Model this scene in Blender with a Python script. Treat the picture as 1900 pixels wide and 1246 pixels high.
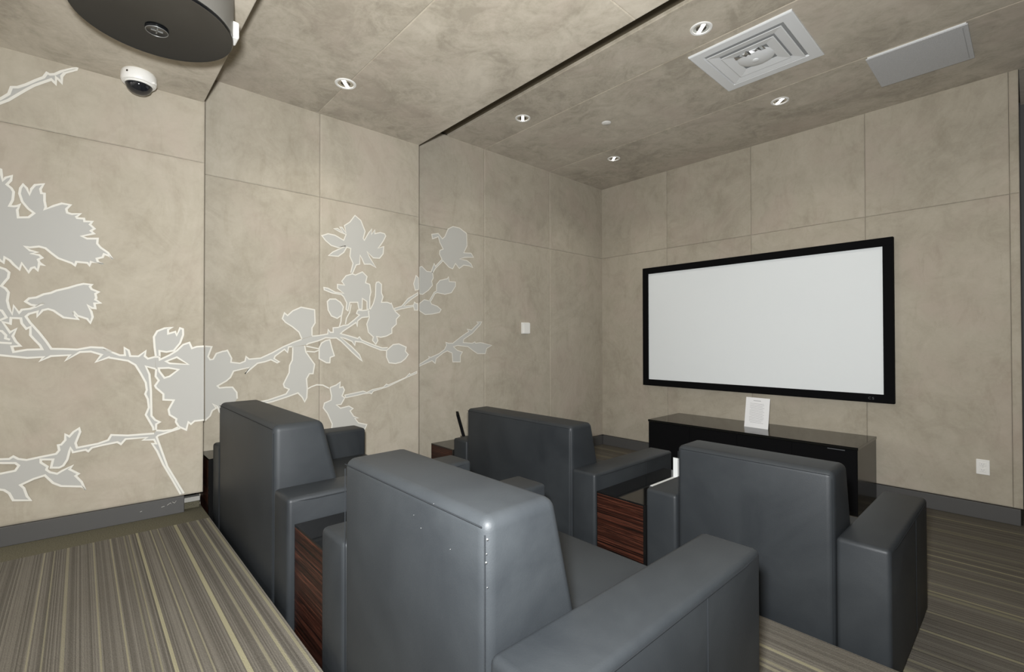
import bpy, bmesh, math, random
from mathutils import Vector, Matrix
from mathutils.geometry import tessellate_polygon
random.seed(7)
for o in list(bpy.data.objects): bpy.data.objects.remove(o)
scene = bpy.context.scene
COL = scene.collection

# ------------------------------------------------------------------ camera
FPX = 879.44
RT = Vector((0.6734, 0.7393, -0.0013)); UP = Vector((0.0084, -0.0059, 0.9999)); FW = Vector((-0.7393, 0.6733, 0.0102))
CAM = Vector((0, 0, 1.27))
cd = bpy.data.cameras.new('camera'); cam = bpy.data.objects.new('camera', cd); COL.objects.link(cam)
cd.sensor_fit = 'HORIZONTAL'; cd.sensor_width = 36; cd.lens = 36*FPX/1900; cd.clip_start = .02
m = Matrix.Identity(4)
for i in range(3):
    m[i][0] = RT[i]; m[i][1] = UP[i]; m[i][2] = -FW[i]; m[i][3] = CAM[i]
cam.matrix_world = m
scene.camera = cam

# ------------------------------------------------------------------ light and exposure
W = bpy.data.worlds.new('world'); scene.world = W; W.use_nodes = True
W.node_tree.nodes['Background'].inputs[0].default_value = (.9, .95, 1, 1)
W.node_tree.nodes['Background'].inputs[1].default_value = .05
vs = scene.view_settings
vs.view_transform = 'Standard'; vs.look = 'None'; vs.gamma = 1; vs.use_curve_mapping = False
vs.exposure = 0.0
def lamp(name, kind, loc, energy, color=(1, 1, 1), **kw):
    l = bpy.data.lights.new(name, kind); l.energy = energy; l.color = color
    for k, v in kw.items(): setattr(l, k, v)
    o = bpy.data.objects.new(name, l); COL.objects.link(o); o.location = loc
    return o
# photographer's flash on top of the camera
flash = lamp('camera_flash', 'SPOT', (-.03, -.05, 1.42), 530, (.97, .985, 1), shadow_soft_size=.05, spot_size=math.radians(166), spot_blend=1)
_e = math.radians(9); _a = math.radians(47.67-7)      # aimed a little to the right of the view, towards the screen
flash.rotation_euler = (Vector((-math.sin(_a), math.cos(_a), 0))*math.cos(_e) + Vector((0, 0, math.sin(_e)))).to_track_quat('-Z', 'Y').to_euler()
DOWNLIGHT_POWER = 11

# ------------------------------------------------------------------ helpers
def link(name, me, mat=None, parent=None):
    o = bpy.data.objects.new(name, me); COL.objects.link(o)
    if mat is not None: me.materials.append(mat)
    if parent is not None: o.parent = parent
    return o
def obj(name, bm, mat=None, parent=None, smooth=False):
    me = bpy.data.meshes.new(name); bm.normal_update(); bm.to_mesh(me); bm.free()
    if smooth:
        for p in me.polygons: p.use_smooth = True
        try: me.set_sharp_from_angle(angle=math.radians(40))
        except Exception: pass
    return link(name, me, mat, parent)
def empty(name, loc, rz=0):
    o = bpy.data.objects.new(name, None); COL.objects.link(o)
    o.location = loc; o.rotation_euler = (0, 0, rz); o.empty_display_size = .1
    return o
def tag(o, label, cat, group=None):
    o['label'] = label; o['category'] = cat
    if group: o['group'] = group
    return o
def structure(o): o['kind'] = 'structure'; return o
def add_box(bm, x0, x1, y0, y1, z0, z1):
    vs_ = [bm.verts.new((x, y, z)) for z in (z0, z1) for y in (y0, y1) for x in (x0, x1)]
    q = [(0, 2, 3, 1), (4, 5, 7, 6), (0, 1, 5, 4), (2, 6, 7, 3), (0, 4, 6, 2), (1, 3, 7, 5)]
    return [bm.faces.new([vs_[i] for i in f]) for f in q]
def box_bm(*a, bevel=0, seg=2):
    bm = bmesh.new(); add_box(bm, *a)
    if bevel: bmesh.ops.bevel(bm, geom=bm.edges[:], offset=bevel, segments=seg, profile=.5, affect='EDGES', clamp_overlap=True)
    return bm
def hexa_bm(p, bevel=0, seg=3):
    """eight corners: bottom (4, counter-clockwise) then top (4)"""
    bm = bmesh.new(); v = [bm.verts.new(c) for c in p]
    for f in [(3, 2, 1, 0), (4, 5, 6, 7), (0, 1, 5, 4), (1, 2, 6, 5), (2, 3, 7, 6), (3, 0, 4, 7)]: bm.faces.new([v[i] for i in f])
    bmesh.ops.recalc_face_normals(bm, faces=bm.faces[:])
    if bevel: bmesh.ops.bevel(bm, geom=bm.edges[:], offset=bevel, segments=seg, profile=.5, affect='EDGES', clamp_overlap=True)
    return bm
def tube_bm(pts, r, n=8, closed=False):
    bm = bmesh.new(); pts = [Vector(p) for p in pts]; rings = []
    for i, p in enumerate(pts):
        a = pts[i-1] if (i > 0 or closed) else pts[i]
        b = pts[(i+1) % len(pts)] if (i < len(pts)-1 or closed) else pts[i]
        d = (b-a).normalized(); s = d.orthogonal() if abs(d.z) > .95 else d.cross(Vector((0, 0, 1)))
        s.normalize(); t = d.cross(s)
        rings.append([bm.verts.new(p + s*(r*math.cos(2*math.pi*k/n)) + t*(r*math.sin(2*math.pi*k/n))) for k in range(n)])
    L = len(rings)
    for i in range(L if closed else L-1):
        A, B = rings[i], rings[(i+1) % L]
        for k in range(n): bm.faces.new((A[k], A[(k+1) % n], B[(k+1) % n], B[k]))
    if not closed:
        bm.faces.new(rings[0][::-1]); bm.faces.new(rings[-1])
    bmesh.ops.recalc_face_normals(bm, faces=bm.faces[:])
    return bm
def lathe_bm(prof, n=40, cx=0, cy=0):
    """(r, z) profile turned about z"""
    bm = bmesh.new(); rings = []
    for r, z in prof:
        if r < 1e-6: rings.append([bm.verts.new((cx, cy, z))])
        else: rings.append([bm.verts.new((cx+r*math.cos(2*math.pi*k/n), cy+r*math.sin(2*math.pi*k/n), z)) for k in range(n)])
    for A, B in zip(rings, rings[1:]):
        for k in range(n):
            k2 = (k+1) % n
            if len(A) == 1 and len(B) == 1: continue
            if len(A) == 1: bm.faces.new((A[0], B[k2], B[k]))
            elif len(B) == 1: bm.faces.new((A[k], A[k2], B[0]))
            else: bm.faces.new((A[k], A[k2], B[k2], B[k]))
    bmesh.ops.recalc_face_normals(bm, faces=bm.faces[:])
    return bm
def ray(px, py): return RT*((px-950)/FPX) - UP*((py-623)/FPX) + FW

# ------------------------------------------------------------------ materials
def mat(name, color, rough=.5, metal=0, spec=.5, emit=None, estr=0, coat=0):
    m = bpy.data.materials.new(name); m.use_nodes = True
    b = m.node_tree.nodes['Principled BSDF']
    b.inputs['Base Color'].default_value = (*color, 1); b.inputs['Roughness'].default_value = rough
    b.inputs['Metallic'].default_value = metal; b.inputs['Specular IOR Level'].default_value = spec
    b.inputs['Coat Weight'].default_value = coat; b.inputs['Coat Roughness'].default_value = .05
    if emit: b.inputs['Emission Color'].default_value = (*emit, 1); b.inputs['Emission Strength'].default_value = estr
    return m
class NT:
    def __init__(s, m): s.t = m.node_tree; s.n = s.t.nodes; s.b = s.n['Principled BSDF']
    def new(s, kind, **kw):
        n = s.n.new(kind)
        for k, v in kw.items(): setattr(n, k, v)
        return n
    def l(s, a, b): s.t.links.new(a, b)
    def math(s, op, a, b=None):
        n = s.new('ShaderNodeMath', operation=op)
        for i, v in enumerate((a, b)):
            if v is None: continue
            if isinstance(v, (int, float)): n.inputs[i].default_value = v
            else: s.l(v, n.inputs[i])
        return n.outputs[0]
    def noise(s, vec, scale, detail=4, rough=.55, dist=0):
        n = s.new('ShaderNodeTexNoise'); n.inputs['Scale'].default_value = scale; n.inputs['Detail'].default_value = detail
        n.inputs['Roughness'].default_value = rough; n.inputs['Distortion'].default_value = dist; s.l(vec, n.inputs['Vector'])
        return n.outputs['Fac']
    def ramp(s, fac, stops, interp='LINEAR'):
        r = s.new('ShaderNodeValToRGB'); cr = r.color_ramp; cr.interpolation = interp
        while len(cr.elements) < len(stops): cr.elements.new(.5)
        for e, (p, c) in zip(cr.elements, stops): e.position = p; e.color = (*c, 1) if len(c) == 3 else c
        s.l(fac, r.inputs[0]); return r.outputs[0]
    def mix(s, fac, a, b, blend='MIX'):
        n = s.new('ShaderNodeMix', data_type='RGBA', blend_type=blend)
        for i, v in ((0, fac), (6, a), (7, b)):
            if isinstance(v, (int, float)): n.inputs[i].default_value = v
            elif isinstance(v, tuple): n.inputs[i].default_value = (*v, 1)
            else: s.l(v, n.inputs[i])
        return n.outputs[2]
    def bump(s, h, strength=.2, dist=.002):
        n = s.new('ShaderNodeBump'); n.inputs['Strength'].default_value = strength; n.inputs['Distance'].default_value = dist
        s.l(h, n.inputs['Height']); s.l(n.outputs[0], s.b.inputs['Normal'])
def suede(name, dark, mid, light, pink, contrast=1.0):
    """brushed suede-like panel cloth with cloudy nap marks"""
    m = mat(name, mid, .92, spec=.12); t = NT(m)
    g = t.new('ShaderNodeNewGeometry'); oi = t.new('ShaderNodeObjectInfo')
    off = t.new('ShaderNodeVectorMath', operation='ADD'); cx = t.new('ShaderNodeCombineXYZ')
    r7 = t.math('MULTIPLY', oi.outputs['Random'], 37.0)
    for i in range(3): t.l(r7, cx.inputs[i])
    t.l(g.outputs['Position'], off.inputs[0]); t.l(cx.outputs[0], off.inputs[1]); v = off.outputs[0]
    big = t.noise(v, 1.6, 5, .6, .8); midn = t.noise(v, 5.5, 5, .65, 1.6); fine = t.noise(v, 60, 3, .6); pk = t.noise(v, 2.3, 3, .5, .4)
    sm = t.math('ADD', t.math('MULTIPLY', big, .5), t.math('ADD', t.math('MULTIPLY', midn, .38), t.math('MULTIPLY', fine, .12)))
    sm = t.math('ADD', sm, t.math('MULTIPLY', t.math('SUBTRACT', oi.outputs['Random'], .5), .05))
    w = .16/contrast
    c = t.ramp(sm, [(.5-w, dark), (.5, mid), (.5+w, light)])
    pf = t.ramp(pk, [(.5, (0, 0, 0)), (.7, (.55, .55, .55))])
    c = t.mix(pf, c, pink)
    blot = t.noise(v, 1.1, 4, .62, 2.2); streak = t.new('ShaderNodeMapping'); t.l(v, streak.inputs[0]); streak.inputs['Scale'].default_value = (3.2, 3.2, 1.0)
    stn = t.noise(streak.outputs[0], 3.0, 5, .7, .6)
    bl = t.ramp(blot, [(.44, (1, 1, 1)), (.53, (.945, .94, .93)), (.60, (1, 1, 1)), (.72, (.95, .945, .93))])
    c = t.mix(1.0, c, bl, 'MULTIPLY')
    c = t.mix(1.0, c, t.ramp(stn, [(.34, (.93, .925, .91)), (.46, (1, 1, 1)), (.8, (.98, .975, .97))]), 'MULTIPLY')
    t.l(c, t.b.inputs['Base Color']); t.bump(fine, .25, .002)
    t.b.inputs['Sheen Weight'].default_value = .15; t.b.inputs['Sheen Roughness'].default_value = .6
    return m
M_WALL = suede('panel_cloth_wall', (.368, .331, .26), (.428, .386, .309), (.47, .427, .345), (.455, .385, .321), 1.25)
M_CEIL = suede('panel_cloth_ceiling', (.348, .305, .232), (.458, .406, .318), (.533, .478, .383), (.467, .390, .316), 1.6)
M_DARK = mat('black_backing', (.02, .018, .014), .9, spec=.1)
M_PLAIN = mat('white_paint', (.78, .77, .75), .8, spec=.2)
M_BASE = mat('rubber_baseboard', (.085, .083, .08), .55, spec=.3)
M_FILL = mat("mural_silver_fill", (.455, .447, .415), .75, spec=.2)
M_LINE = mat('mural_white_line', (.74, .72, .65), .7, spec=.2)
M_FILL2 = mat('mural_pale_fill', (.475, .465, .425), .75, spec=.2)
M_LINE2 = mat('mural_cream_line', (.70, .675, .60), .7, spec=.2)

def leather():
    m = mat('charcoal_leather', (.05, .056, .06), .42, spec=.28); t = NT(m)
    tc = t.new('ShaderNodeNewGeometry'); v = tc.outputs['Position']
    big = t.noise(v, 3, 4, .6, .6)
    vor = t.new('ShaderNodeTexVoronoi'); vor.inputs['Scale'].default_value = 260; t.l(v, vor.inputs['Vector'])
    c = t.ramp(big, [(.3, (.017, .0195, .022)), (.7, (.028, .0315, .034))])
    t.l(c, t.b.inputs['Base Color'])
    r = t.math('ADD', t.math('MULTIPLY', big, .16), .42); t.l(r, t.b.inputs['Roughness'])
    t.bump(vor.outputs['Distance'], .10, .0012)
    return m
M_LEATHER = leather()
M_SEAM = mat('seam_thread', (.016, .018, .02), .75, spec=.15)
M_WEAR = mat('worn_leather_spot', (.16, .16, .155), .7)

def carpet(name, stripes=None):
    """striped loop carpet; stripes run along x"""
    m = mat(name, (.1, .09, .07), .95, spec=.08); t = NT(m)
    g = t.new('ShaderNodeNewGeometry'); sp = t.new('ShaderNodeSeparateXYZ'); t.l(g.outputs['Position'], sp.inputs[0])
    y = sp.outputs['Y']; x = sp.outputs['X']
    wob = t.noise(g.outputs['Position'], 2.0, 2, .5)
    def cell(freq, seed):
        n = t.new('ShaderNodeTexWhiteNoise', noise_dimensions='1D')
        t.l(t.math('ADD', t.math('FLOOR', t.math('MULTIPLY', y, freq)), seed), n.inputs['W']); return n.outputs['Value']
    fine = cell(300, 3.0); midc = cell(47, 11.0)
    tuft = t.noise(g.outputs['Position'], 240, 2, .6)
    soil = t.noise(g.outputs['Position'], 3.2, 4, .6, .5)
    f = t.math('ADD', t.math('MULTIPLY', fine, .46), t.math('ADD', t.math('MULTIPLY', midc, .10), t.math('MULTIPLY', tuft, .44)))
    c = t.ramp(f, [(.2, (.082, .075, .063)), (.5, (.135, .124, .105)), (.8, (.185, .17, .144))])
    if stripes:
        y0, y1 = -.62, .56
        st = [(0.0, (0, 0, 0))]
        for yy, w, s in stripes:
            a = (yy-w/2-y0)/(y1-y0); b = (yy+w/2-y0)/(y1-y0)
            st += [(a, (s, s, s)), (b, (0, 0, 0))]
        mp = t.new('ShaderNodeMapRange'); mp.inputs[1].default_value = y0; mp.inputs[2].default_value = y1; t.l(y, mp.inputs[0])
        acc = t.ramp(mp.outputs[0], st, 'CONSTANT')
    else:
        a1 = t.ramp(cell(64, 40.0), [(0, (0, 0, 0)), (.88, (.45, .45, .45)), (.94, (.25, .25, .25)), (.975, (.8, .8, .8))], 'CONSTANT')
        acc = a1
    c = t.mix(acc, c, (.30, .28, .185))
    c = t.mix(t.math('MULTIPLY', soil, .5), c, (.62, .58, .52), 'MULTIPLY')
    t.l(c, t.b.inputs['Base Color']); t.bump(t.math('ADD', tuft, t.math('MULTIPLY', fine, .6)), .6, .004)
    return m
M_CARPET_T = carpet('striped_carpet_platform', [(-.112, .006, .5), (-.080, .005, .4), (-.037, .005, .4), (.047, .006, .6), (.109, .006, .65), (.158, .004, .4), (.179, .005, .5),
       (.208, .010, .9), (.261, .008, .65), (.289, .004, .45), (.362, .010, 1.0), (.415, .005, .45), (.456, .010, .75), (.503, .008, .7)])
M_CARPET = carpet('striped_carpet')
M_BORDER = mat('plain_olive_carpet', (.105, .096, .066), .95, spec=.08)
_t = NT(M_BORDER); _g = _t.new('ShaderNodeNewGeometry'); _n = _t.noise(_g.outputs['Position'], 200, 2, .6)
_t.l(_t.ramp(_n, [(.3, (.075, .069, .048)), (.7, (.135, .124, .086))]), _t.b.inputs['Base Color']); _t.bump(_n, .5, .003)

def zebrano(name, dark, red):
    m = mat(name, dark, .38, spec=.25); t = NT(m)
    g = t.new('ShaderNodeNewGeometry'); mp = t.new('ShaderNodeMapping'); t.l(g.outputs['Position'], mp.inputs[0])
    mp.inputs['Scale'].default_value = (1.0, 1.0, 120)
    n = t.noise(mp.outputs[0], 1.0, 4, .65, .25)
    c = t.ramp(n, [(.40, dark), (.47, (red[0]*.35, red[1]*.3, red[2]*.3)), (.53, dark), (.57, red), (.61, dark), (.68, (red[0]*.8, red[1]*.7, red[2]*.7)), (.74, dark)])
    t.l(c, t.b.inputs['Base Color'])
    return m
M_ZEBRA = zebrano('striped_ebony_veneer', (.004, .003, .0025), (.10, .034, .02))
M_GLOSSBLK = mat('gloss_black_glass', (.006, .006, .006), .06, spec=.5)
M_BLKLAC = mat('black_lacquer', (.006, .006, .006), .22, spec=.28)
M_SATINBLK = mat('matt_black_velvet', (.0035, .0035, .004), .85, spec=.1)
M_SCREEN = mat('projection_cloth', (.85, .885, .89), .75, spec=.15)
M_WHITE = mat('white_plastic', (.82, .81, .77), .4)
M_WHITEM = mat('white_enamel', (.74, .75, .745), .4)
M_PAPER = mat('white_paper', (.88, .88, .88), .7, spec=.2)
M_CARD = mat('off_white_card', (.62, .63, .62), .7, spec=.2)
M_INK = mat('grey_ink', (.42, .42, .43), .8)
M_GREYMARK = mat('grey_logo', (.07, .075, .08), .5)
M_CHROME = mat('chrome_reflector', (.75, .74, .7), .18, metal=1)
M_DARKCAN = mat('dark_metal_baffle', (.10, .09, .075), .35, metal=.8)
M_LAMP = mat('lit_lamp', (1, 1, 1), .4, emit=(1, .97, .9), estr=9)
M_SMOKE = mat('smoked_dome', (.012, .013, .016), .05, spec=.7)
M_HOUSE = mat('gloss_black_shroud', (.006, .0065, .007), .12, spec=.45)
_t = NT(M_HOUSE); _g = _t.new('ShaderNodeNewGeometry'); _n = _t.noise(_g.outputs['Position'], 9, 5, .65, 1.5)
_t.l(_t.ramp(_n, [(.4, (.08, .08, .08)), (.75, (.3, .3, .3))]), _t.b.inputs['Roughness'])
M_HSIDE = mat('grey_shroud_side', (.16, .155, .14), .45)
M_PORT = mat('dull_steel', (.22, .22, .21), .45, metal=.5)
M_STRIP = mat('brushed_aluminium', (.55, .54, .5), .35, metal=.6)
M_GRILLE = mat('grille_mesh', (.47, .475, .48), .55)
_t = NT(M_GRILLE); _g = _t.new('ShaderNodeNewGeometry'); _v = _t.new('ShaderNodeTexVoronoi'); _v.inputs['Scale'].default_value = 420
_t.l(_g.outputs['Position'], _v.inputs['Vector']); _t.l(_t.ramp(_v.outputs['Distance'], [(.2, (.36, .365, .37)), (.5, (.56, .565, .57))]), _t.b.inputs['Base Color'])

# ------------------------------------------------------------------ setting: dimensions
X3, X2 = -3.574, -3.368                # left wall: far zone, middle zone (near zone is slightly turned)
P0, P1 = Vector((-3.186, -.279, 0)), Vector((-3.157, .517, 0))
DZ1 = (P1-P0).normalized(); NZ1 = Vector((DZ1.y, -DZ1.x, 0))     # along the near zone / towards the room
YW = 4.762
C3, C2, C1 = 3.135, 2.872, 2.626       # ceiling heights, far to near
ZJ = 2.283                             # panel joint height
ZT, ZM = .33, .165                     # platform levels
ET, EM = .517, 2.027                   # platform edges
XR, YB = 2.6, -2.6                     # unseen sides of the room

def panel(name, parent, o, u, v, w, h, m, thick=.022, gap=.0007, bev=.012):
    """upholstered panel: o corner of the visible face, u/v unit axes in the face, n = u x v towards the room"""
    o, u, v = Vector(o), Vector(u), Vector(v); n = u.cross(v)
    bm = bmesh.new()
    a, b = gap, gap
    prof = [(0, -thick), (0, -.005), (bev*.35, -.0016), (bev, 0)]
    rings = []
    for ins, d in prof:
        rings.append([bm.verts.new(o + u*cu + v*cv + n*d) for cu, cv in ((a+ins, b+ins), (w-a-ins, b+ins), (w-a-ins, h-b-ins), (a+ins, h-b-ins))])
    for A, B in zip(rings, rings[1:]):
        for k in range(4): bm.faces.new((A[k], A[(k+1) % 4], B[(k+1) % 4], B[k]))
    bm.faces.new(rings[-1]); bm.faces.new(rings[0][::-1])
    return obj(name, bm, m, parent)

# floors (three levels)
fl = structure(obj('floor', box_bm(X3-.3, XR, EM-.02, YW+.9, -.1, 0), M_CARPET))
fm = structure(obj('floor', box_bm(X2-.25, XR, ET-.02, EM, -.1, ZM), M_CARPET))
ft = structure(obj('floor', box_bm(-2.965, XR, YB, ET, -.1, ZT), M_CARPET_T))
bd = structure(obj('trim_1', box_bm(-3.42, -2.965, YB, ET, -.1, ZT), M_BORDER))
# left wall backing
bm = bmesh.new()
add_box(bm, X3-.2, X3-.022, 1.9, YW+.2, -.1, C3+.2)
add_box(bm, X2-.2, X2-.022, .42, 2.03, -.1, C3+.1)
def z1(s, d, z):                       # point on the near zone: metres before its far end, out from its face, height
    p = P1 - DZ1*s + NZ1*d; return Vector((p.x, p.y, z))
L1 = 3.15
v = [z1(.012, -.03, .425), z1(L1, -.03, .425), z1(L1, -.25, .425), z1(.012, -.25, .425)]
v2 = [Vector((p.x, p.y, C2+.1)) for p in v]; vv = [bm.verts.new(p) for p in v+v2]
for f in [(3, 2, 1, 0), (4, 5, 6, 7), (0, 1, 5, 4), (1, 2, 6, 5), (2, 3, 7, 6), (3, 0, 4, 7)]: bm.faces.new([vv[i] for i in f])
v = [z1(.095, -.04, ZT-.1), z1(L1, -.04, ZT-.1), z1(L1, -.25, ZT-.1), z1(.095, -.25, ZT-.1)]
v2 = [Vector((p.x, p.y, .425)) for p in v]; vv = [bm.verts.new(p) for p in v+v2]
for f in [(3, 2, 1, 0), (4, 5, 6, 7), (0, 1, 5, 4), (1, 2, 6, 5), (2, 3, 7, 6), (3, 0, 4, 7)]: bm.faces.new([vv[i] for i in f])
bmesh.ops.recalc_face_normals(bm, faces=bm.faces[:])
wl = structure(obj('wall_left', bm, M_DARK))
ZZ = Vector((0, 0, 1))
for ya, yb in ((2.035, 2.895), (2.895, 3.82), (3.82, YW+.01)):
    for za, zb in ((.115, ZJ), (ZJ, C3+.01)): panel('wall_panel', wl, (X3, ya, za), (0, 1, 0), ZZ, yb-ya, zb-za, M_WALL)
for ya, yb in ((.48, 1.243), (1.243, 2.045)):
    for za, zb in ((ZM+.1, ZJ), (ZJ, C2+.01)): panel('wall_panel', wl, (X2, ya, za), (0, 1, 0), ZZ, yb-ya, zb-za, M_WALL)
for s0 in range(3):
    sa, sb = s0*.93, (s0+1)*.93
    for za, zb in ((.42, ZJ), (ZJ, C1+.01)): panel('wall_panel', wl, z1(sb, 0, za), DZ1, ZZ, sb-sa, zb-za, M_WALL, thick=.03)
# front (screen) wall
wf = structure(obj('wall_front', box_bm(X3-.2, -.052, YW+.022, YW+.2, -.1, C3+.2), M_DARK))
xs = [X3-.01, -2.70, -1.815, -.917, -.098, -.05]
for xa, xb in zip(xs, xs[1:]):
    for za, zb in ((.115, ZJ), (ZJ, C3+.01)): panel('wall_panel', wf, (xa, YW, za), (1, 0, 0), ZZ, xb-xa, zb-za, M_WALL, bev=.012 if xb-xa < .1 else .009)
# the sides the photograph does not show, closing the room
structure(obj('wall_right', box_bm(XR, XR+.15, YB-.1, YW+1, -.1, C3+.3), M_PLAIN))
structure(obj('wall_back', box_bm(-3.6, XR, YB-.15, YB, -.1, C3+.3), M_PLAIN))
structure(obj('wall_side', box_bm(-.06, XR, YW+.75, YW+.9, -.1, C3+.3), mat('dark_grey_paint', (.10, .10, .098), .8)))
# ceilings
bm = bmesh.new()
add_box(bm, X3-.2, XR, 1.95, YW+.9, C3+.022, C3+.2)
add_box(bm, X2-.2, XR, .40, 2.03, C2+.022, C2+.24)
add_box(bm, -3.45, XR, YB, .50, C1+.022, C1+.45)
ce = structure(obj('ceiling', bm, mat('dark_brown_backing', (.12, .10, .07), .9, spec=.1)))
def cpanel(xa, xb, ya, yb, z): panel('ceiling_panel', ce, (xa, yb, z), (1, 0, 0), (0, -1, 0), xb-xa, yb-ya, M_CEIL, gap=.0006, bev=.005)
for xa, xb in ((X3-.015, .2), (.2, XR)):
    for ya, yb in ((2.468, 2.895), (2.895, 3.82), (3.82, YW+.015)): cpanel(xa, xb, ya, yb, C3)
cpanel(-.05, XR, YW+.015, YW+.75, C3)
for xa, xb in ((X2-.015, -1.322), (-1.322, .8), (.8, XR)):
    for ya, yb in ((.45, 1.222), (1.222, 2.045)): cpanel(xa, xb, ya, yb, C2)
for xa, xb in ((-3.20, -1.25), (-1.25, .7), (.7, XR)):
    for ya, yb in ((YB, -1.0), (-1.0, .513)): cpanel(xa, xb, ya, yb, C1)
# baseboards
structure(obj('baseboard_front', box_bm(X3+.012, -.062, YW-.012, YW+.02, 0, .112, bevel=.003), M_BASE))
structure(obj('baseboard_left', box_bm(X3-.01, X3+.012, 2.05, YW-.012, 0, .112, bevel=.003), M_BASE))
structure(obj('baseboard_left', box_bm(X2-.01, X2+.012, .52, 2.027, ZM, ZM+.097, bevel=.003), M_BASE))
p = [z1(.088, .008, ZT), z1(2.9, .008, ZT), z1(2.9, -.04, ZT), z1(.088, -.04, ZT)]
structure(obj('baseboard_left', hexa_bm(p + [Vector((a.x, a.y, .419)) for a in p], .002, 1), M_BASE))
p = [z1(.012, -.02, .372), z1(.088, -.02, .372), z1(.088, -.06, .372), z1(.012, -.06, .372)]
structure(obj('trim_2', hexa_bm(p + [Vector((a.x, a.y, .398)) for a in p], .001, 1), M_STRIP))
p = [z1(.012, -.045, ZT), z1(.088, -.045, ZT), z1(.088, -.2, ZT), z1(.012, -.2, ZT)]
structure(obj('trim_3', hexa_bm(p + [Vector((a.x, a.y, .372)) for a in p]), M_BORDER))
# paint scuffs on the near baseboard
bm = bmesh.new()
for a, b in (((.165, .385), (.15, .395)), ((.15, .395), (.146, .388)), ((.142, .398), (.132, .39)), ((.19, .38), (.176, .383)), ((.132, .39), (.124, .401)), ((.28, .376), (.272, .378))):
    q0, q1 = z1(a[0], .0092, a[1]), z1(b[0], .0092, b[1]); d = Vector((0, 0, .0014))
    bm.faces.new([bm.verts.new(c) for c in (q0-d, q1-d, q1+d, q0+d)])
sc = obj('paint_scuff', bm, M_STRIP, bpy.data.objects['baseboard_left.002'])

# ------------------------------------------------------------------ wall mural (outline drawings of branches and blossoms)
mural = empty('wall_mural', (-3.1, 0, ZT))
MOFF = -mural.location
tag(mural, 'pale silver branch and blossom mural with white outlines across the left wall panels', 'mural')
FR = dict(A=(0, 300, 5.932), B=(0, 490, 5.932), C=(180, 590, 5.192), D=(0, 780, 5.278), E=(580, 390, 6.922), F=(580, 540, 6.56),
          G=(740, 410, 6.556), H=(420, 560, 5.191), I=(580, 690, 9.048), J=(740, 580, 7.79), K=(0, 100, 10.383))
def pts(*seq):
    """sequence of frame letters, (x, y) in that enlarged frame, or None for a break in the outline -> photo pixels"""
    out = []; fr = None
    for s in seq:
        if isinstance(s, str): fr = FR[s]
        elif s is None: out.append(None)
        else: out.append((fr[0]+s[0]/fr[2], fr[1]+s[1]/fr[2]))
    return out
def towall(q, zone, lift):
    d = ray(*q)
    if zone == 1:
        t = NZ1.dot(P1 + NZ1*lift - CAM)/NZ1.dot(d)
    else:
        t = ((X2 if zone == 2 else X3)+lift)/d.x
    return CAM + d*t
def ribbon(bm, P, w, n, closed):
    N = len(P); L = []
    for i, p in enumerate(P):
        a = P[i-1] if (i > 0 or closed) else None; b = P[(i+1) % N] if (i < N-1 or closed) else None
        d0 = (p-a).normalized() if a is not None and (p-a).length > 1e-6 else None
        d1 = (b-p).normalized() if b is not None and (b-p).length > 1e-6 else None
        d0 = d0 or d1; d1 = d1 or d0
        s0, s1 = n.cross(d0), n.cross(d1); s = s0+s1
        if s.length < .3: s = s0
        s.normalize(); k = min(1/max(s.dot(s0), .35), 1.7)
        L.append((bm.verts.new(p - s*(w/2*k)), bm.verts.new(p + s*(w/2*k))))
    for i in range(N if closed else N-1):
        a, b = L[i], L[(i+1) % N]
        try: bm.faces.new((a[0], b[0], b[1], a[1]))
        except ValueError: pass
mural_n = [0]
def motif(name, zone, loop, holes=(), lines=(), w=None, fill=True):
    mural_n[0] += 1
    lift = .0012 + .00012*(mural_n[0] % 6)
    w = w or (.0092 if zone == 1 else .0085)
    n = NZ1 if zone == 1 else Vector((1, 0, 0))
    mf, ml = (M_FILL, M_LINE) if zone == 1 else (M_FILL2, M_LINE2)
    o = None
    if loop:
        loops = [[q for q in loop if q is not None]] + [list(h) for h in holes]
        P = [[towall(q, zone, lift) for q in lp] for lp in loops]
        bm = bmesh.new(); flat = [p for lp in P for p in lp]
        V = [bm.verts.new(p) for p in flat]
        for t in tessellate_polygon(P):
            try: bm.faces.new([V[i] for i in t])
            except ValueError: pass
        bm.normal_update()
        for f in bm.faces:
            if f.normal.dot(n) < 0: f.normal_flip()
        o = obj(name, bm, mf, mural); o.location = MOFF
    bm = bmesh.new(); l2 = .0024
    def run(seq, closed): ribbon(bm, [towall(q, zone, l2) for q in seq], w, n, closed)
    if loop:
        if None in loop:
            k = loop.index(None); seq = loop[k+1:] + loop[:k]       # start after a break
            if loop[-1] is None: seq = loop[:-1]
            cur = []
            for q in seq + [None]:
                if q is None:
                    if len(cur) > 1: run(cur, False)
                    cur = []
                else: cur.append(q)
        else: run(loop, True)
    for h in holes: run(h, True)
    for ln in lines: run(ln, False)
    bm.normal_update()
    for f in bm.faces:
        if f.normal.dot(n) < 0: f.normal_flip()
    q_ = obj('outline' if o else name, bm, ml, o or mural)
    if not o: q_.location = MOFF
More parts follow.
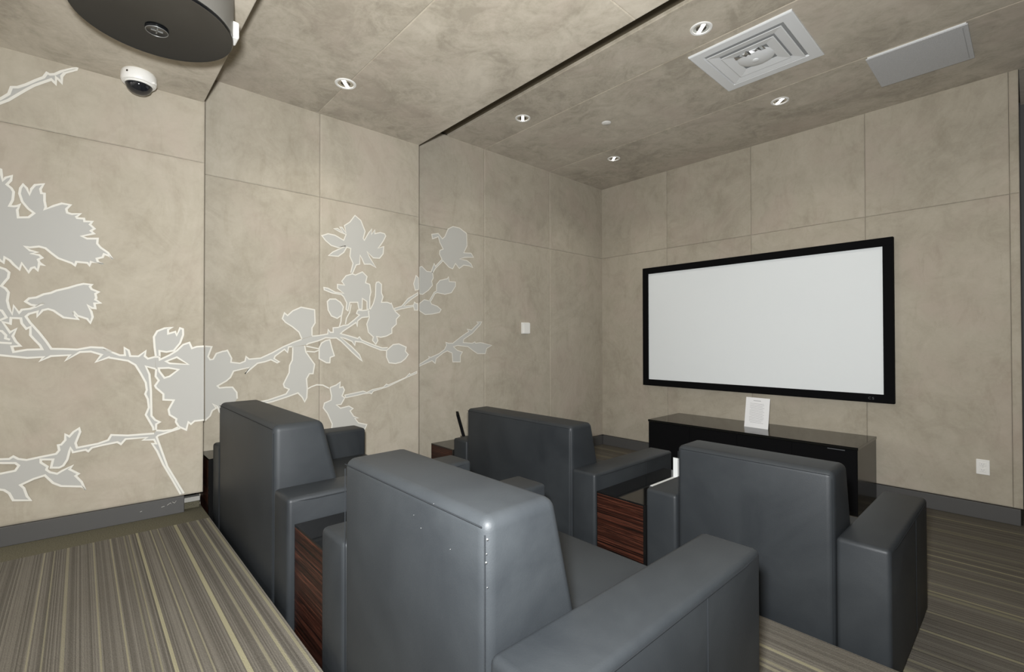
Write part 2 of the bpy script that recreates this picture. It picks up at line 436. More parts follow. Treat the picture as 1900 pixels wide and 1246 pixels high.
# near zone
motif('blossom', 1, pts('A', (10, 85), (18, 150), (30, 205), (60, 175), (130, 155), (120, 205), (75, 250), (125, 290), (150, 330), (140, 420), (105, 485), (150, 490), (195, 485),
  (222, 468), (190, 530), (200, 612), (315, 610), (375, 565), (310, 515), (245, 438), (215, 350), (225, 290), (255, 250), (295, 290), (325, 360), (345, 300), (385, 255), (480, 245), (445, 300), (455, 345), (490, 350),
  (490, 430), (505, 500), (490, 525), (590, 485), (680, 458), (775, 475), (730, 520), (740, 560), (790, 575), (885, 572), (840, 605), (850, 620), (925, 625), (930, 655), (1015, 658), (990, 690), (1040, 735), (1000, 760), (1035, 790),
  (900, 818), (960, 845), (1075, 845), (1070, 900), (1110, 945), (1190, 1000), (1240, 1075), (1190, 1030), (1145, 1015), (1130, 1050), (1065, 1065), (1080, 1105), (1140, 1125), (1000, 1100), (985, 1140), (965, 1112), (840, 1100),
  (825, 1140), (790, 1115), (640, 1060), (560, 1000), (500, 950), (430, 932), (330, 942), (275, 932), (330, 975), (410, 995), (345, 1010), (430, 1025), (465, 1055), (420, 1075), (435, 1110), (485, 1138), (430, 1125), (415, 1195),
  (380, 1160), (345, 1170), (315, 1215), (240, 1115), (215, 1185), (150, 1130), (110, 1085), (50, 1050), (40, 1110), (0, 1080), (-60, 1130), (-130, 1060), (-200, 1110), (-260, 980), (-330, 1000), (-350, 850), (-430, 800), (-380, 650), (-440, 520), (-340, 430), (-330, 280), (-230, 250), (-200, 120), (-110, 150), (-60, 60)))
motif('branch', 1, pts('B', (-160, 120), (-100, 60), (0, 35), (60, 55), (100, 90), (90, 150), (30, 220), (15, 240), (60, 265), (95, 310), (80, 400), (100, 480), (135, 550), (150, 455), (210, 535), (240, 500), (330, 490), (400, 465), (485, 430), (400, 455),
  (340, 445), (280, 410), (320, 375), (400, 365), (480, 330), (560, 315), (620, 290), (750, 260), (850, 230), (920, 215), (1010, 225), (990, 245), (1010, 275), (1085, 305), (1050, 325), (1060, 370), (1050, 390), (1105, 425), (1040, 430),
  (1050, 485), (1010, 480), (965, 450), (1005, 520), (1020, 580), (995, 645), (960, 600), (850, 565), (805, 515), (825, 560), (860, 605), (700, 585), (640, 545), (590, 510), (530, 492), (470, 505), (410, 575), (415, 520), (320, 545), (285, 575),
  (330, 640), (430, 750), (510, 850), (565, 930), (700, 932), (850, 938), (1000, 912), (1130, 918), (1230, 965), 'C', (60, 300), (150, 330), (220, 357), (270, 357), (265, 285), (305, 310), (320, 365), (400, 367), (470, 315), (460, 365), (490, 390), (560, 372),
  None, (565, 488), (470, 463), (505, 540), (520, 700), (525, 940), (560, 980), (605, 1000), (570, 1020), (568, 1075), None, (545, 1080), (540, 1050), (470, 930), (500, 860), (490, 780), (465, 730), (480, 690), (470, 620), (420, 530), (370, 450), (300, 410), (120, 380),
  'B', (1200, 1022), (1055, 1075), (1120, 995), (1000, 960), (880, 965), (720, 1060), (770, 1000), (560, 1010), (440, 1065), (480, 1020), (300, 1030), (0, 1000), (-500, 960), (-900, 905), (-900, 885), (-500, 900), (-200, 880), (-120, 760), (-180, 600), (-120, 450), (-170, 300)),
  holes=[pts('B', (120, 590), (230, 595), (240, 650), (290, 710), (335, 690), (335, 780), (380, 830), (440, 890), (465, 935), (300, 940), (150, 965), (130, 905), (225, 898), (175, 850), (140, 790), (180, 710), (110, 750), (30, 635), (115, 655))],
  lines=[pts('B', (-100, 620), (0, 615), (70, 585), (20, 510), (-100, 480)), pts('B', (-100, 720), (20, 735), (65, 780), (60, 815), (110, 830)), pts('B', (-100, 862), (0, 862), (130, 870))])
motif('leaf', 1, pts('C', (605, 400), (700, 355), (770, 312), (830, 255), (890, 235), (915, 290), (960, 275), (1030, 270), None, (1030, 980), (940, 990), (905, 1020), (880, 1000), (860, 1075), (790, 1045), (760, 1000), (765, 970), (700, 930), (690, 880),
  (740, 790), (640, 785), (640, 730), (570, 670), (560, 650), (595, 600), (565, 560), (570, 490), None, (560, 374), (600, 372)),
  holes=[pts('C', (665, 415), (770, 375), (880, 445), (700, 435)), pts('C', (595, 482), (690, 478), (785, 495), (700, 560), (650, 575), (600, 510))])
motif('bud', 1, pts('C', (568, 372), (555, 280), (548, 180), (580, 125), (650, 97), (725, 88), (685, 110), (685, 150), (755, 130), (768, 165), (800, 95), (828, 105), (830, 160), (800, 240), (740, 312), (670, 325), (602, 315), (604, 372), None))
motif('branch', 1, pts('D', (1530, 95), (1600, 100), (1690, 90), (1750, 60), None, (1765, 75), (1640, 115), (1550, 145), (1535, 160), (1560, 230), (1600, 340), (1640, 450), (1720, 580), (1800, 712), None, (1770, 720), (1690, 580), (1600, 430), (1540, 300), (1490, 225), (1530, 225),
  (1510, 185), (1400, 190), (1440, 165), (1230, 180), (1185, 230), (1150, 210), (1000, 240), (900, 265), (865, 300), (840, 285), (715, 310), (690, 265), (680, 300), (660, 380), (620, 440), (580, 460), (500, 460), (520, 380), (400, 380), (400, 410), (465, 450),
  (455, 480), (490, 505), (560, 520), (610, 490), (710, 440), (680, 475), (770, 520), (740, 540), (800, 600), (835, 680), (800, 645), (600, 640), (520, 610), (440, 535), (330, 570), (200, 630), (235, 660), (265, 740), (300, 780), (130, 780), (90, 710), (40, 680),
  (0, 675), (-180, 640), (-420, 560), (-640, 470), (-640, 455), (-420, 430), (-180, 390), (0, 378), (90, 375), (130, 350), (180, 375), (260, 385), (400, 355), (550, 325), (580, 290), (570, 240), (600, 235), (640, 190), (640, 135), (680, 155), (720, 110), (775, 75), (785, 110), (740, 220), (755, 265),
  (960, 225), (1060, 190), (1090, 140), (1250, 145), (1510, 125), None), holes=[pts('D', (-150, 415), (0, 415), (150, 415), (185, 440), (150, 490), (0, 520), (-150, 525))])
motif('branch', 1, pts('K', (-530, 1180), (-520, 1160), (-300, 1000), (0, 870), (170, 770), (220, 640), (340, 640), (500, 590), (680, 510), (840, 450), (905, 365), (960, 395), (1060, 390), (1180, 335), (1400, 285), (1490, 268), (1470, 300), (1250, 360), (1190, 430), (1190, 560), (1140, 500),
  (1080, 450), (1075, 580), (1040, 540), (990, 490), (820, 550), (650, 610), (500, 690), (330, 790), (160, 890), (0, 950), (-300, 1075)), w=.011)
# middle zone
motif('branch', 2, pts('C', (1042, 270), (1105, 275), (1070, 370), (1090, 400), (1120, 395), (1150, 340), (1210, 320), (1240, 315), 'H', (10, 465), (50, 540), (45, 580), (130, 590), (180, 570), (190, 525), (220, 550), (330, 540), (440, 490), (550, 430), (610, 405), (640, 390), (725, 360),
  None, (825, 328), (870, 325), (920, 318), 'F', (185, 520), (190, 465), (215, 500), (252, 500), (250, 445), (310, 440), (380, 415), (430, 410), (510, 345), (570, 290), (535, 270), (550, 230), (610, 235), (700, 225), None, (680, 310), (600, 320), (550, 360), (545, 430), (530, 380), (440, 440),
  (380, 480), (340, 515), (450, 545), (550, 575), (570, 555), (600, 595), (760, 660), (850, 690), (915, 685), None, (900, 720), (830, 715), (700, 665), (600, 620), (520, 610), (515, 660), (480, 610), (400, 575), (340, 560), (470, 670), (570, 770), (605, 850), (580, 830), (480, 740),
  (350, 610), (290, 568), (230, 570), (160, 565), 'H', (890, 372), (790, 400), (770, 412), None, (640, 430), (600, 432), (590, 485), (560, 455), (470, 520), (460, 545), (510, 575), (490, 585), (430, 555), (370, 575), (300, 590), (180, 690), (220, 630), (70, 665), (40, 725), (0, 760),
  'C', (1160, 652), (1180, 672), (1246, 665), 'H', (60, 820), (100, 870), (105, 930), None, 'C', (1230, 960), (1180, 900), (1160, 850), (1115, 825), (1150, 865), (1110, 890), (1090, 940), (1042, 985), None))
motif('petal', 2, pts('H', (728, 355), (700, 290), (640, 240), (570, 195), (540, 160), (560, 105), (590, 130), (640, 85), (720, 50), (850, 75), (855, 200), (825, 250), (825, 325), None))
motif('petal', 2, pts('H', (640, 430), (640, 480), (635, 560), (610, 610), (605, 680), (550, 790), (560, 820), (605, 840), (575, 885), (400, 945), (300, 965), None, (300, 985), (440, 960), (580, 915), (690, 875), (730, 915), (755, 960), (775, 920), (780, 830), (772, 740), (800, 690), (835, 690), (850, 600),
  (800, 530), (765, 480), (755, 420), None), lines=[pts('H', (785, 835), (820, 815), (870, 797), (930, 800), (990, 830)), pts('H', (770, 425), (890, 450)), pts('H', (772, 475), (850, 480), (890, 465))])
motif('leaf', 2, pts('F', (80, 690), (110, 630), (160, 600), (210, 590), (235, 690), (265, 785), (215, 805), (210, 870), (170, 870), (80, 820)))
motif('bud', 2, pts('F', (180, 125), (210, 95), (280, 95), (340, 135), (375, 190), (355, 290), (300, 330), (230, 300), (190, 230)), lines=[pts('F', (352, 295), (345, 370), (325, 435))])
motif('blossom', 2, pts('E', (120, 325), (200, 300), (290, 320), (400, 385), (430, 310), (350, 275), (275, 235), (320, 232), (392, 280), (350, 215), (380, 220), (430, 290), (410, 195), (480, 150), (545, 65), (620, 130), (675, 270), (650, 360), (665, 385), (720, 290), (760, 240), (755, 310), (800, 250), (800, 300),
  (870, 285), (925, 300), (940, 330), (910, 390), (870, 450), (840, 485), (915, 465), (905, 560), (860, 615), (780, 610), (700, 530), (730, 600), (815, 735), (740, 690), (665, 690), (635, 620), (610, 575), (605, 690), (560, 700), (512, 812), None, (490, 800), (520, 680), (480, 590), (490, 490), (440, 472), (400, 540),
  (330, 590), (205, 580), (260, 535), (425, 458), (330, 478), (240, 450), (170, 390)), w=.008)
motif('blossom', 2, pts('E', (510, 815), (550, 830), (640, 790), (700, 850), (680, 930), (735, 950), (750, 1050), (735, 1110), (735, 1270), (700, 1270), (698, 1170), (640, 1130), (635, 1270), (595, 1270), (580, 1180), (480, 1180), (455, 1290), (430, 1270), (440, 1190), (400, 1110), (370, 1080), (250, 1060), (150, 1020),
  (145, 990), (200, 1000), (290, 1050), (400, 1065), (320, 1000), (320, 950), (410, 960), (375, 910), (430, 840)), w=.008, lines=[pts('F', (470, 160), (450, 260), (412, 330), (400, 400))])
motif('blossom', 2, pts('F', (700, 225), (740, 150), (765, 60), (770, -80), 'E', (820, 925), (850, 918), (885, 950), (885, 1060), (905, 1110), (885, 1180), (960, 1180), (1010, 1200), 'F', (960, 145), (985, 215), (1010, 250), (1060, 295), (1020, 340), (1020, 400), (965, 450), (965, 510), (900, 545), (830, 560), (780, 550),
  (795, 600), (770, 645), (730, 600), (740, 555), (680, 500), (660, 400), (690, 320), (680, 250)), w=.008)
motif('bud', 2, pts('F', (900, 720), (980, 650), (1050, 640), (1140, 680), (1130, 730), (1165, 770), (1130, 820), (1080, 860), (1010, 880), (930, 870), (900, 800)))
motif('branch', 2, pts('F', (988, 210), (1085, 180), (1160, 90), (1282, 15), (1282, 45), (1200, 100), (1110, 180), (1230, 170), (1240, 130), (1260, 150), (1282, 150), (1282, 230), (1240, 230), (1230, 185), (1080, 215), (1012, 235)), w=.006)
motif('leaf', 2, pts('G', (180, 760), (210, 660), (240, 690), (243, 830), (200, 840)), w=.006)
motif('branch', 2, pts('I', (540, 385), (700, 350), (850, 318), (910, 340), (1010, 290), (1040, 285), (1190, 250), (1240, 200), (1270, 215), (1560, 90), (1630, 20), (1640, 40), (1750, -12), (1750, 18), (1600, 80), (1260, 245), (1020, 320), (990, 365), (960, 350), (850, 365), (700, 400), (560, 430)), w=.006)
motif('blossom', 2, pts('I', (300, 255), (400, 215), (465, 165), (455, 260), (510, 245), (535, 300), (495, 400), (540, 430), (480, 540), (400, 550), (470, 605), (610, 570), (680, 610), (630, 650), (690, 740), (770, 770), (710, 775), (770, 850), (910, 880), (880, 950), (760, 1100), (300, 1100), (330, 870), (250, 690), (180, 600),
  (200, 520), (310, 470), (320, 400), (295, 280)), w=.008)
# far zone
motif('blossom', 3, pts('G', (560, 190), (600, 95), (660, 65), (740, 85), (825, 150), (830, 300), (790, 385), (880, 390), (910, 440), (800, 440), (740, 460), (830, 480), (880, 520), (900, 565), (860, 545), (790, 535), (735, 575), (690, 515), (655, 580), (610, 560), (535, 480), (520, 500), (450, 570), (415, 625), (395, 610),
  (430, 515), (445, 550), (525, 465), (495, 400), (500, 355), (540, 340), (500, 260), (480, 190), (410, 215), (400, 160), (480, 150), (530, 215)), w=.008)
motif('leaf', 3, pts('G', (252, 560), (280, 550), (340, 610), (410, 620), (420, 690), (400, 730), (410, 780), (360, 840), (290, 890), (252, 885)), w=.007)
motif('bud', 3, pts('G', (460, 770), (500, 720), (590, 700), (605, 675), (615, 735), (690, 740), (690, 790), (640, 870), (560, 890), (470, 870), (440, 880), (392, 970), (372, 965), (430, 865), (458, 850)), w=.007)
motif('petal', 3, pts('G', (252, 1000), (310, 955), (380, 970), (400, 1010), (470, 1035), (515, 1075), (495, 1110), (400, 1130), (320, 1135), (252, 1090)), w=.007)
motif('branch', 3, pts('J', (288, 750), (440, 655), (430, 630), (460, 645), (580, 590), (660, 530), (690, 470), (680, 425), (720, 440), (780, 440), (900, 345), (1010, 270), (990, 235), (1050, 250), (1150, 150), (1125, 130), (1200, 130), (1180, 170), (1060, 300), (940, 380), (930, 430), (1060, 440), (1100, 420), (1110, 440), (1180, 430),
  (1230, 440), (1345, 470), (1270, 515), (1250, 590), (1140, 590), (1080, 550), (1000, 490), (850, 470), (790, 490), (850, 545), (920, 565), (890, 620), (890, 710), (780, 710), (770, 580), (700, 550), (640, 580), (540, 660), (525, 730), (480, 690), (288, 775)), w=.007)

# ------------------------------------------------------------------ seating
AW, AH, BH, DEP, SH = .165, .537, .778, .83, .378
def seat(name, w, loc, label):
    """back to -y, front to +y, x from 0 to w, standing at z 0"""
    t = empty(name, loc); tag(t, label, 'armchair', 'grey leather seats in two rows')
    xa, xb = AW+.004, w-AW-.004
    # backrest wedge between the arms: upright rear, sloping front
    p = [(xa, 0, .02), (xb, 0, .02), (xb, .385, .02), (xa, .385, .02), (xa, 0, BH), (xb, 0, BH), (xb, .192, BH+.002), (xa, .192, BH+.002)]
    bm = hexa_bm(p, .026, 5); b = obj('backrest', bm, M_LEATHER, t, True)
    obj('seam', tube_bm([(xa+.012, -.001, BH-.016), (xb-.012, -.001, BH-.016)], .0014, 6), M_SEAM, b)
    for x in (xa, xb):
        obj('seam', tube_bm([(x+(.006 if x == xa else -.006), .002, .05), (x+(.006 if x == xa else -.006), .002, BH-.03)], .0014, 6), M_SEAM, b)
    for x0 in (0, w-AW):
        a = obj('armrest', box_bm(x0, x0+AW, 0, DEP, .02, AH, bevel=.017, seg=4), M_LEATHER, t, True)
        xo = x0 if x0 == 0 else x0+AW
        sg = -1 if x0 == 0 else 1
        obj('seam', tube_bm([(xo-sg*.003, .02, AH-.014), (xo+sg*.0005, .1, AH-.017), (xo+sg*.0005, DEP-.1, AH-.017), (xo-sg*.003, DEP-.02, AH-.014)], .002, 6), M_SEAM, a)
        obj('seam', tube_bm([(xo+sg*.0005, DEP*.62, .05), (xo+sg*.0005, DEP*.62, AH-.02)], .0015, 6), M_SEAM, a)
    obj('seat_base', box_bm(xa, xb, .05, DEP-.012, .02, .24, bevel=.012, seg=3), M_LEATHER, t, True)
    n = 2 if w > 1.2 else 1
    cw = (xb-xa)/n
    for k in range(n):
        obj('seat_cushion', box_bm(xa+k*cw+.002, xa+(k+1)*cw-.002, .27, DEP-.002, .243, SH, bevel=.026, seg=4), M_LEATHER, t, True)
    for fx in (.05, w-.05):
        for fy in (.06, DEP-.06): obj('foot', box_bm(fx-.03, fx+.03, fy-.03, fy+.03, 0, .022), M_SATINBLK, t)
    return t
s1 = seat('armchair', 1.30, (-3.105, .553, ZM), 'wide charcoal leather armchair in the rear row, beside the mural wall')
s2 = seat('armchair', .97, (-1.475, .549, ZM), 'single charcoal leather armchair nearest the camera, with worn light spots on its back edge')
s3 = seat('armchair', 1.335, (-2.957, 2.09, 0), 'wide charcoal leather armchair in the front row, on the left')
s4 = seat('armchair', .97, (-1.307, 2.09, 0), 'single charcoal leather armchair in the front row, standing before the black console')
# worn spots on the nearest back's rear edge
bm = bmesh.new()
for x, y, z, r in ((.8, .004, .742, .0035), (.80, .002, .716, .0022), (.799, .002, .70, .0032), (.801, .003, .655, .0018), (.63, -.0012, .765, .0014), (.58, -.0012, .70, .0016), (.69, -.0012, .69, .0014), (.55, -.0012, .72, .0012)):
    bmesh.ops.create_icosphere(bm, subdivisions=1, radius=r*.6, matrix=Matrix.Translation((x, y, z)))
obj('worn_spots', bm, M_WEAR, [c for c in s2.children if c.name.startswith('backrest')][0])['kind'] = 'stuff'

# ------------------------------------------------------------------ side tables
def side_table(w, loc, label, dep=.70):
    t = empty('side_table', loc); tag(t, label, 'table', 'striped wood side tables between the seats')
    h = .445
    obj('veneer_panel', box_bm(.004, w-.016, 0, .018, .0, h-.008), M_ZEBRA, t)
    obj('veneer_panel', box_bm(.004, w-.016, dep-.018, dep, .0, h-.008), M_ZEBRA, t)
    obj('side_panel', box_bm(w-.016, w, 0, dep, 0, h-.008), M_BLKLAC, t)
    obj('side_panel', box_bm(0, .004, 0, dep, 0, h-.008), M_BLKLAC, t)
    obj('table_top', box_bm(0, w, 0, dep, h-.008, h), M_GLOSSBLK, t)
    return t
side_table(.245, (-3.356, .536, ZM), 'dark side table squeezed between the mural wall and the rear wide armchair')
side_table(.312, (-1.796, .575, ZM), 'striped wood side table between the two rear row armchairs')
side_table(.308, (-3.275, 2.10, 0), 'striped wood side table by the left wall, holding a slanted black sign')
side_table(.306, (-1.617, 2.10, 0), 'striped wood side table between the two front row armchairs')
# slanted black sign on the left table
t = empty('sign_holder', (-3.235, 2.40, .447)); tag(t, 'thin black sign holder leaning on the side table by the left wall', 'sign holder')
ang = math.atan2(.57, -.82)
p = []
for zz in (0, 1):
    for wv, th in ((-.1, -.011), (.1, -.011), (.1, .011), (-.1, .011)):
        lean = -.058*zz
        p.append((wv*math.cos(ang) + (th+lean)*math.sin(ang)*1.0, wv*math.sin(ang) - (th+lean)*math.cos(ang)*1.0, .003+.212*zz))
obj('panel', hexa_bm([tuple(c) for c in p], .001, 1), M_SATINBLK, t)
p = []
for zz in (0, .004):
    for wv, th in ((-.1, -.03), (.1, -.03), (.1, .05), (-.1, .05)):
        p.append((wv*math.cos(ang)+th*math.sin(ang), wv*math.sin(ang)-th*math.cos(ang), zz))
obj('base', hexa_bm(p), M_BLKLAC, t)
# bent white card on the middle table
t = empty('bent_card', (-1.40, 2.53, .4455)); tag(t, 'white bent card with upright end on the table between the front armchairs', 'card')
obj('flat_leaf', box_bm(-.07, .06, -.13, .13, 0, .0025), M_CARD, t)
obj('upright_leaf', box_bm(-.07, .06, .127, .131, 0, .118), M_CARD, t)

# ------------------------------------------------------------------ console, notice, screen
t = empty('media_console', (-1.70, 4.44, 0)); tag(t, 'long glossy black media console under the projection screen', 'console')
cx0, cx1, cy0, cy1, cz = -.855, .85, -.303, .30, .497
obj('body', box_bm(cx0+.004, cx1-.004, cy0+.006, cy1, 0, cz-.022), M_BLKLAC, t)
obj('top', box_bm(cx0, cx1, cy0, cy1, cz-.02, cz, bevel=.0015, seg=1), mat('black_top', (.010, .010, .009), .11, spec=.42), t)
for k in range(4):
    wq = (cx1-cx0-.012)/4
    d = obj('door', box_bm(cx0+.006+k*wq+.0015, cx0+.006+(k+1)*wq-.0015, cy0, cy0+.016, .03, cz-.024), M_SATINBLK, t)
    if k == 3: obj('pull', box_bm(cx1-.19, cx1-.08, cy0-.001, cy0+.004, cz-.034, cz-.028), M_GREYMARK, d)
t = empty('notice', (-1.655, 4.425, .497), math.radians(-4)); tag(t, 'white printed notice standing on the black console', 'notice')
pw, ph, ln = .103, .262, .045
sheet = obj('sheet', hexa_bm([(-pw, 0, 0), (pw, 0, 0), (pw, .004, 0), (-pw, .004, 0), (-pw, ln, ph), (pw, ln, ph), (pw, ln+.004, ph), (-pw, ln+.004, ph)]), M_PAPER, t)
bm = bmesh.new()
rows = [(.90, -.35, .28)] + [(.80-.045*k, -.62+(.1 if k % 5 == 4 else 0), .62-.25*random.random()) for k in range(15)]
for f, a, b in rows:
    hh = .0045 if f == .90 else .0022
    z0, z1_ = f*ph-hh/2, f*ph+hh/2
    yy = lambda z: ln*z/ph-.0012
    bm.faces.new([bm.verts.new(c) for c in ((a*pw, yy(z0), z0), (b*pw, yy(z0), z0), (b*pw, yy(z1_), z1_), (a*pw, yy(z1_), z1_))])
obj('printed_lines', bm, M_INK, sheet)
obj('easel_leg', hexa_bm([(-.02, .12, 0), (.02, .12, 0), (.02, .123, 0), (-.02, .123, 0), (-.02, ln, .2), (.02, ln, .2), (.02, ln+.003, .2), (-.02, ln+.003, .2)]), M_PAPER, t)

t = empty('projection_screen', (-1.854, YW, .77)); tag(t, 'white projection screen in a black velvet frame on the front wall', 'screen')
sx, s0, s1_ = 1.123, 0, 1.317
fw_ = .068
obj('screen_cloth', box_bm(-sx+fw_-.005, sx-fw_+.005, -.030, -.012, fw_-.005, s1_-fw_+.005), M_SCREEN, t)
fr = obj('frame_bar', box_bm(-sx, sx, -.045, 0, s1_-fw_, s1_, bevel=.003), M_SATINBLK, t)
fb = obj('frame_bar', box_bm(-sx, sx, -.045, 0, 0, fw_, bevel=.003), M_SATINBLK, t)
obj('frame_bar', box_bm(-sx, -sx+fw_, -.0449, 0, fw_-.003, s1_-fw_+.003, bevel=.003), M_SATINBLK, t)
obj('frame_bar', box_bm(sx-fw_, sx, -.0449, 0, fw_-.003, s1_-fw_+.003, bevel=.003), M_SATINBLK, t)
cu = bpy.data.curves.new('logo', 'FONT'); cu.body = 'C S'; cu.size = .027; cu.extrude = .0003
tmp = bpy.data.objects.new('logo_tmp', cu); COL.objects.link(tmp)
bpy.context.view_layer.update()
me = bpy.data.meshes.new_from_object(tmp.evaluated_get(bpy.context.evaluated_depsgraph_get())); bpy.data.objects.remove(tmp)
lg = link('logo', me, M_GREYMARK, fb); lg.rotation_euler = (math.pi/2, 0, 0); lg.location = (.955, -.0456, .026)

# ------------------------------------------------------------------ wall plates
t = empty('power_outlet', (-.245, YW, .314)); tag(t, 'white duplex power outlet low on the front wall', 'outlet')
obj('cover_plate', box_bm(-.035, .035, -.006, 0, 0, .107, bevel=.003), M_WHITE, t)
for z in (.033, .074):
    r = obj('receptacle', box_bm(-.017, .017, -.0085, -.005, z-.014, z+.014, bevel=.004), M_WHITE, t)
    bm = bmesh.new()
    for x in (-.006, .006): add_box(bm, x-.001, x+.001, -.0088, -.008, z-.003, z+.006)
    add_box(bm, -.002, .002, -.0088, -.008, z-.009, z-.006)
    obj('slots', bm, M_INK, r)
obj('screw', lathe_bm([(0, .0006), (.0025, .0004), (.003, 0)], 12), M_STRIP, t).matrix_local = Matrix.Translation((0, -.0062, .0535)) @ Matrix.Rotation(math.pi/2, 4, 'X')
t = empty('wall_sensor', (X3, 3.43, 1.343)); tag(t, 'small white sensor box on the left wall near the corner', 'sensor')
obj('body', box_bm(0, .03, -.05, .05, 0, .118, bevel=.005), M_WHITE, t)
obj('cover', box_bm(.03, .036, -.035, .05, .006, .112, bevel=.002), M_WHITE, t)

# ------------------------------------------------------------------ ceiling fittings
def downlight(x, y, z, label, power=DOWNLIGHT_POWER):
    t = empty('downlight', (x, y, z)); tag(t, label, 'downlight', 'recessed ceiling downlights')
    obj('trim_ring', lathe_bm([(.046, -.001), (.048, -.005), (.060, -.006), (.064, -.002), (.064, .0)], 40), M_WHITE, t, True)
    obj('reflector', lathe_bm([(.047, -.002), (.044, -.0018), (.030, -.0012), (.028, -.0008)], 40), M_CHROME, t, True)
    obj('baffle', lathe_bm([(.030, -.0010), (0, -.0012)], 32), M_DARKCAN, t, True)
    ang = math.radians(138)
    bm = box_bm(-.043, .043, -.010, .010, -.0045, -.0016, bevel=.001, seg=1)
    bm.transform(Matrix.Rotation(ang, 4, 'Z'))
    obj('lamp', bm, M_LAMP, t)
    lo = lamp('downlight_beam', 'SPOT', (0, 0, -.02), power, (1, .95, .86) if power < 30 else (1, .98, .95), spot_size=math.radians(125), spot_blend=.8, shadow_soft_size=.04)
    lo.parent = t
    return t
downlight(-2.861, 2.731, C3, 'round recessed downlight in the far ceiling just past the dark slot, nearest the left wall')
downlight(-1.318, 2.733, C3, 'round recessed downlight beside the square air diffuser')
downlight(-1.309, 4.02, C3, 'round recessed downlight between the square air diffuser and the front wall')
downlight(-2.873, 4.03, C3, 'small round recessed downlight in the far corner above the mural wall and screen wall')
downlight(-2.867, 1.212, C2, 'round recessed downlight on the seam of the middle ceiling')
downlight(-1.318, 1.212, C2, 'round recessed downlight in the middle ceiling above the nearest armchair')
for _x, _y, _l in ((.235, 2.733, 'round recessed downlight of the far ceiling right of the diffuser'), (.235, 4.02, 'round recessed downlight of the far ceiling right of the speaker panel')): downlight(_x, _y, C3, _l)
for _x, _l in ((-2.2, 'nearest the mural wall'), (-.5, 'in the middle of the row'), (1.2, 'farthest from the mural wall')): downlight(_x, -1.95, C1, 'added unseen downlight bouncing soft fill off the white rear wall, ' + _l, 190)  # unseen wall washers, added so the whitened rear wall throws soft fill forward
t = empty('sprinkler_cover', (-2.438, 3.315, C3)); tag(t, 'small plain white sprinkler cover disc in the far ceiling', 'sprinkler')
obj('cover_disc', lathe_bm([(0, -.010), (.036, -.009), (.040, -.006), (.040, -.003)], 32), M_WHITE, t, True)
obj('collar', lathe_bm([(.030, -.004), (.030, .0)], 32), M_WHITE, t, True)

# square air diffuser
t = empty('air_diffuser', (-1.203, 3.255, C3)); tag(t, 'square white ceiling air diffuser with stepped frames', 'air diffuser')
def sq_ring(prof):
    bm = bmesh.new(); rings = []
    for h, z in prof: rings.append([bm.verts.new((sx_*h, sy_*h, z)) for sx_, sy_ in ((-1, -1), (1, -1), (1, 1), (-1, 1))])
    for A, B in zip(rings, rings[1:]):
        for k in range(4): bm.faces.new((A[k], A[(k+1) % 4], B[(k+1) % 4], B[k]))
    return bm, rings
def sq_obj(name, prof, m, cap=None):
    bm, r = sq_ring(prof)
    if cap == 'last': bm.faces.new(r[-1])
    bmesh.ops.recalc_face_normals(bm, faces=bm.faces[:])
    return obj(name, bm, m, t)
sq_obj('outer_frame', [(.308, .0), (.308, -.010), (.302, -.013), (.242, -.013), (.235, -.004)], M_WHITEM)
sq_obj('throat', [(.242, -.003), (.10, -.002), (0.0001, -.002)], mat('diffuser_shade', (.33, .335, .33), .6))
sq_obj('middle_cone', [(.166, -.006), (.222, -.015), (.226, -.017), (.221, -.019), (.168, -.011)], M_WHITEM)
sq_obj('inner_cone', [(.10, -.008), (.156, -.018), (.161, -.020), (.156, -.022), (.10, -.014)], M_WHITEM)
bm = lathe_bm([(.110, -.013), (.10, -.018), (.07, -.026), (.03, -.031), (.0, -.032)], 40)
obj('centre_dish', bm, M_WHITEM, t, True)
obj('knob', lathe_bm([(.02, -.030), (.02, -.036), (.016, -.038), (0, -.038)], 24), M_WHITEM, t, True)
bm = bmesh.new(); rr = random.Random(3); prev = None
for k in range(13):
    a = -.09+.18*k/12
    q = (bm.verts.new((a, -.118+rr.uniform(-.012, .012), -.024+rr.uniform(-.01, .004))), bm.verts.new((a+rr.uniform(-.006, .006), -.092+rr.uniform(-.014, .014), -.028+rr.uniform(-.012, .004))))
    if prev: bm.faces.new((prev[0], q[0], q[1], prev[1]))
    prev = q
bmesh.ops.solidify(bm, geom=bm.faces[:], thickness=.001)
obj('crumpled_foil', bm, mat('foil', (.85, .86, .87), .15, metal=1), t)
# ceiling loudspeaker
t = empty('ceiling_speaker', (-.482, 4.067, C3)); tag(t, 'flat light grey square speaker panel on the ceiling by the front wall', 'speaker')
obj('back_box', box_bm(-.236, .236, -.239, .239, -.012, 0), M_WHITEM, t)
obj('grille', box_bm(-.244, .244, -.247, .247, -.020, -.012, bevel=.002), M_GRILLE, t)
obj('grille_lip', box_bm(.218, .222, -.22, .22, -.0208, -.0198), mat('lip_grey', (.36, .365, .37), .5), t)

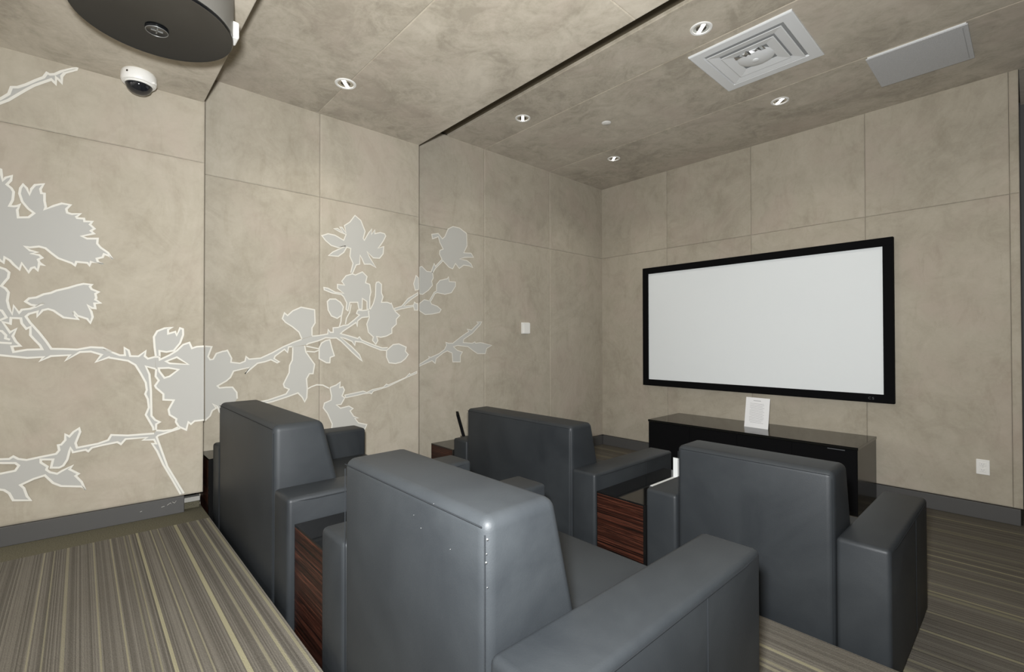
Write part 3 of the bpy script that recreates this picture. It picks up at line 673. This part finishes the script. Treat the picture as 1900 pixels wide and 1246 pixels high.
# security dome camera
t = empty('dome_camera', (-3.035, .212, C1)); t.scale = (.93, .93, .93); tag(t, 'white security dome camera with smoked bubble under the low ceiling', 'security camera')
obj('housing', lathe_bm([(0, 0), (.070, 0), (.078, -.012), (.079, -.050), (.074, -.060), (.060, -.063)], 48), M_WHITE, t, True)
obj('smoked_bubble', lathe_bm([(.060, -.0625), (.059, -.075), (.050, -.094), (.034, -.108), (.016, -.114), (0, -.115)], 48), M_SMOKE, t, True)
obj('bubble_ring', lathe_bm([(.0605, -.062), (.0655, -.063), (.0655, -.069), (.0605, -.070)], 48), M_WHITE, t, True)
sc = obj('lock_screw', lathe_bm([(0, .0015), (.005, .001), (.0055, 0)], 16), M_DARKCAN, t)
sc.matrix_local = Matrix.Translation((.0795*math.cos(-.75), .0795*math.sin(-.75), -.028)) @ Matrix.Rotation(-.75, 4, 'Z') @ Matrix.Rotation(math.pi/2, 4, 'Y')
for a in (.9, 3.6):
    c = obj('clip', box_bm(.070, .088, -.010, .010, -.060, -.050, bevel=.003), M_WHITE, t); c.rotation_euler = (0, 0, a)

# projector in its round shroud
ZB = 2.42; HR = .243
t = empty('projector_housing', (-2.13, .195, ZB)); tag(t, 'round black projector shroud hanging from the low ceiling at top left', 'projector')
hs = obj('shroud', lathe_bm([(0, .004), (HR-.012, .004), (HR-.003, .001), (HR, .006), (HR, .012)], 72), M_HOUSE, t, True)
sd = obj('side_wall', lathe_bm([(HR, .012), (HR+.002, .014), (HR+.002, C1-ZB)], 72), M_HSIDE, t, True)
for k in range(5):
    v_ = obj('vent_slot', box_bm(HR+.001, HR+.0035, -.028, .028, .07+.018*k, .079+.018*k), M_SATINBLK, sd); v_.rotation_euler = (0, 0, math.radians(-5))
lb = obj('lens_port', box_bm(.02, .085, HR-.06, HR+.008, .012, .075, bevel=.006, seg=3), M_WHITE, t)
obj('lens', lathe_bm([(0, .0), (.02, -.001), (.024, .001)], 32), M_GLOSSBLK, lb).matrix_local = Matrix.Translation((.052, HR+.0085, .045)) @ Matrix.Rotation(math.pi/2, 4, 'X')
ap = obj('access_port', lathe_bm([(0, -.001), (.028, -.001), (.032, -.003), (.036, -.003), (.037, .004)], 40, -0.045, 0.008), M_HOUSE, t, True)
bm = bmesh.new()
for hx, hy in ((.018, .0022), (.0022, .018)): add_box(bm, -0.045-hx, -0.045+hx, 0.008-hy, 0.008+hy, -.003, -.0008)
obj('cross_bar', bm, M_PORT, ap)
obj('port_ring', tube_bm([(-0.045+.034*math.cos(a*math.pi/20), 0.008+.034*math.sin(a*math.pi/20), -.003) for a in range(40)], .0013, 6, True), M_PORT, ap)
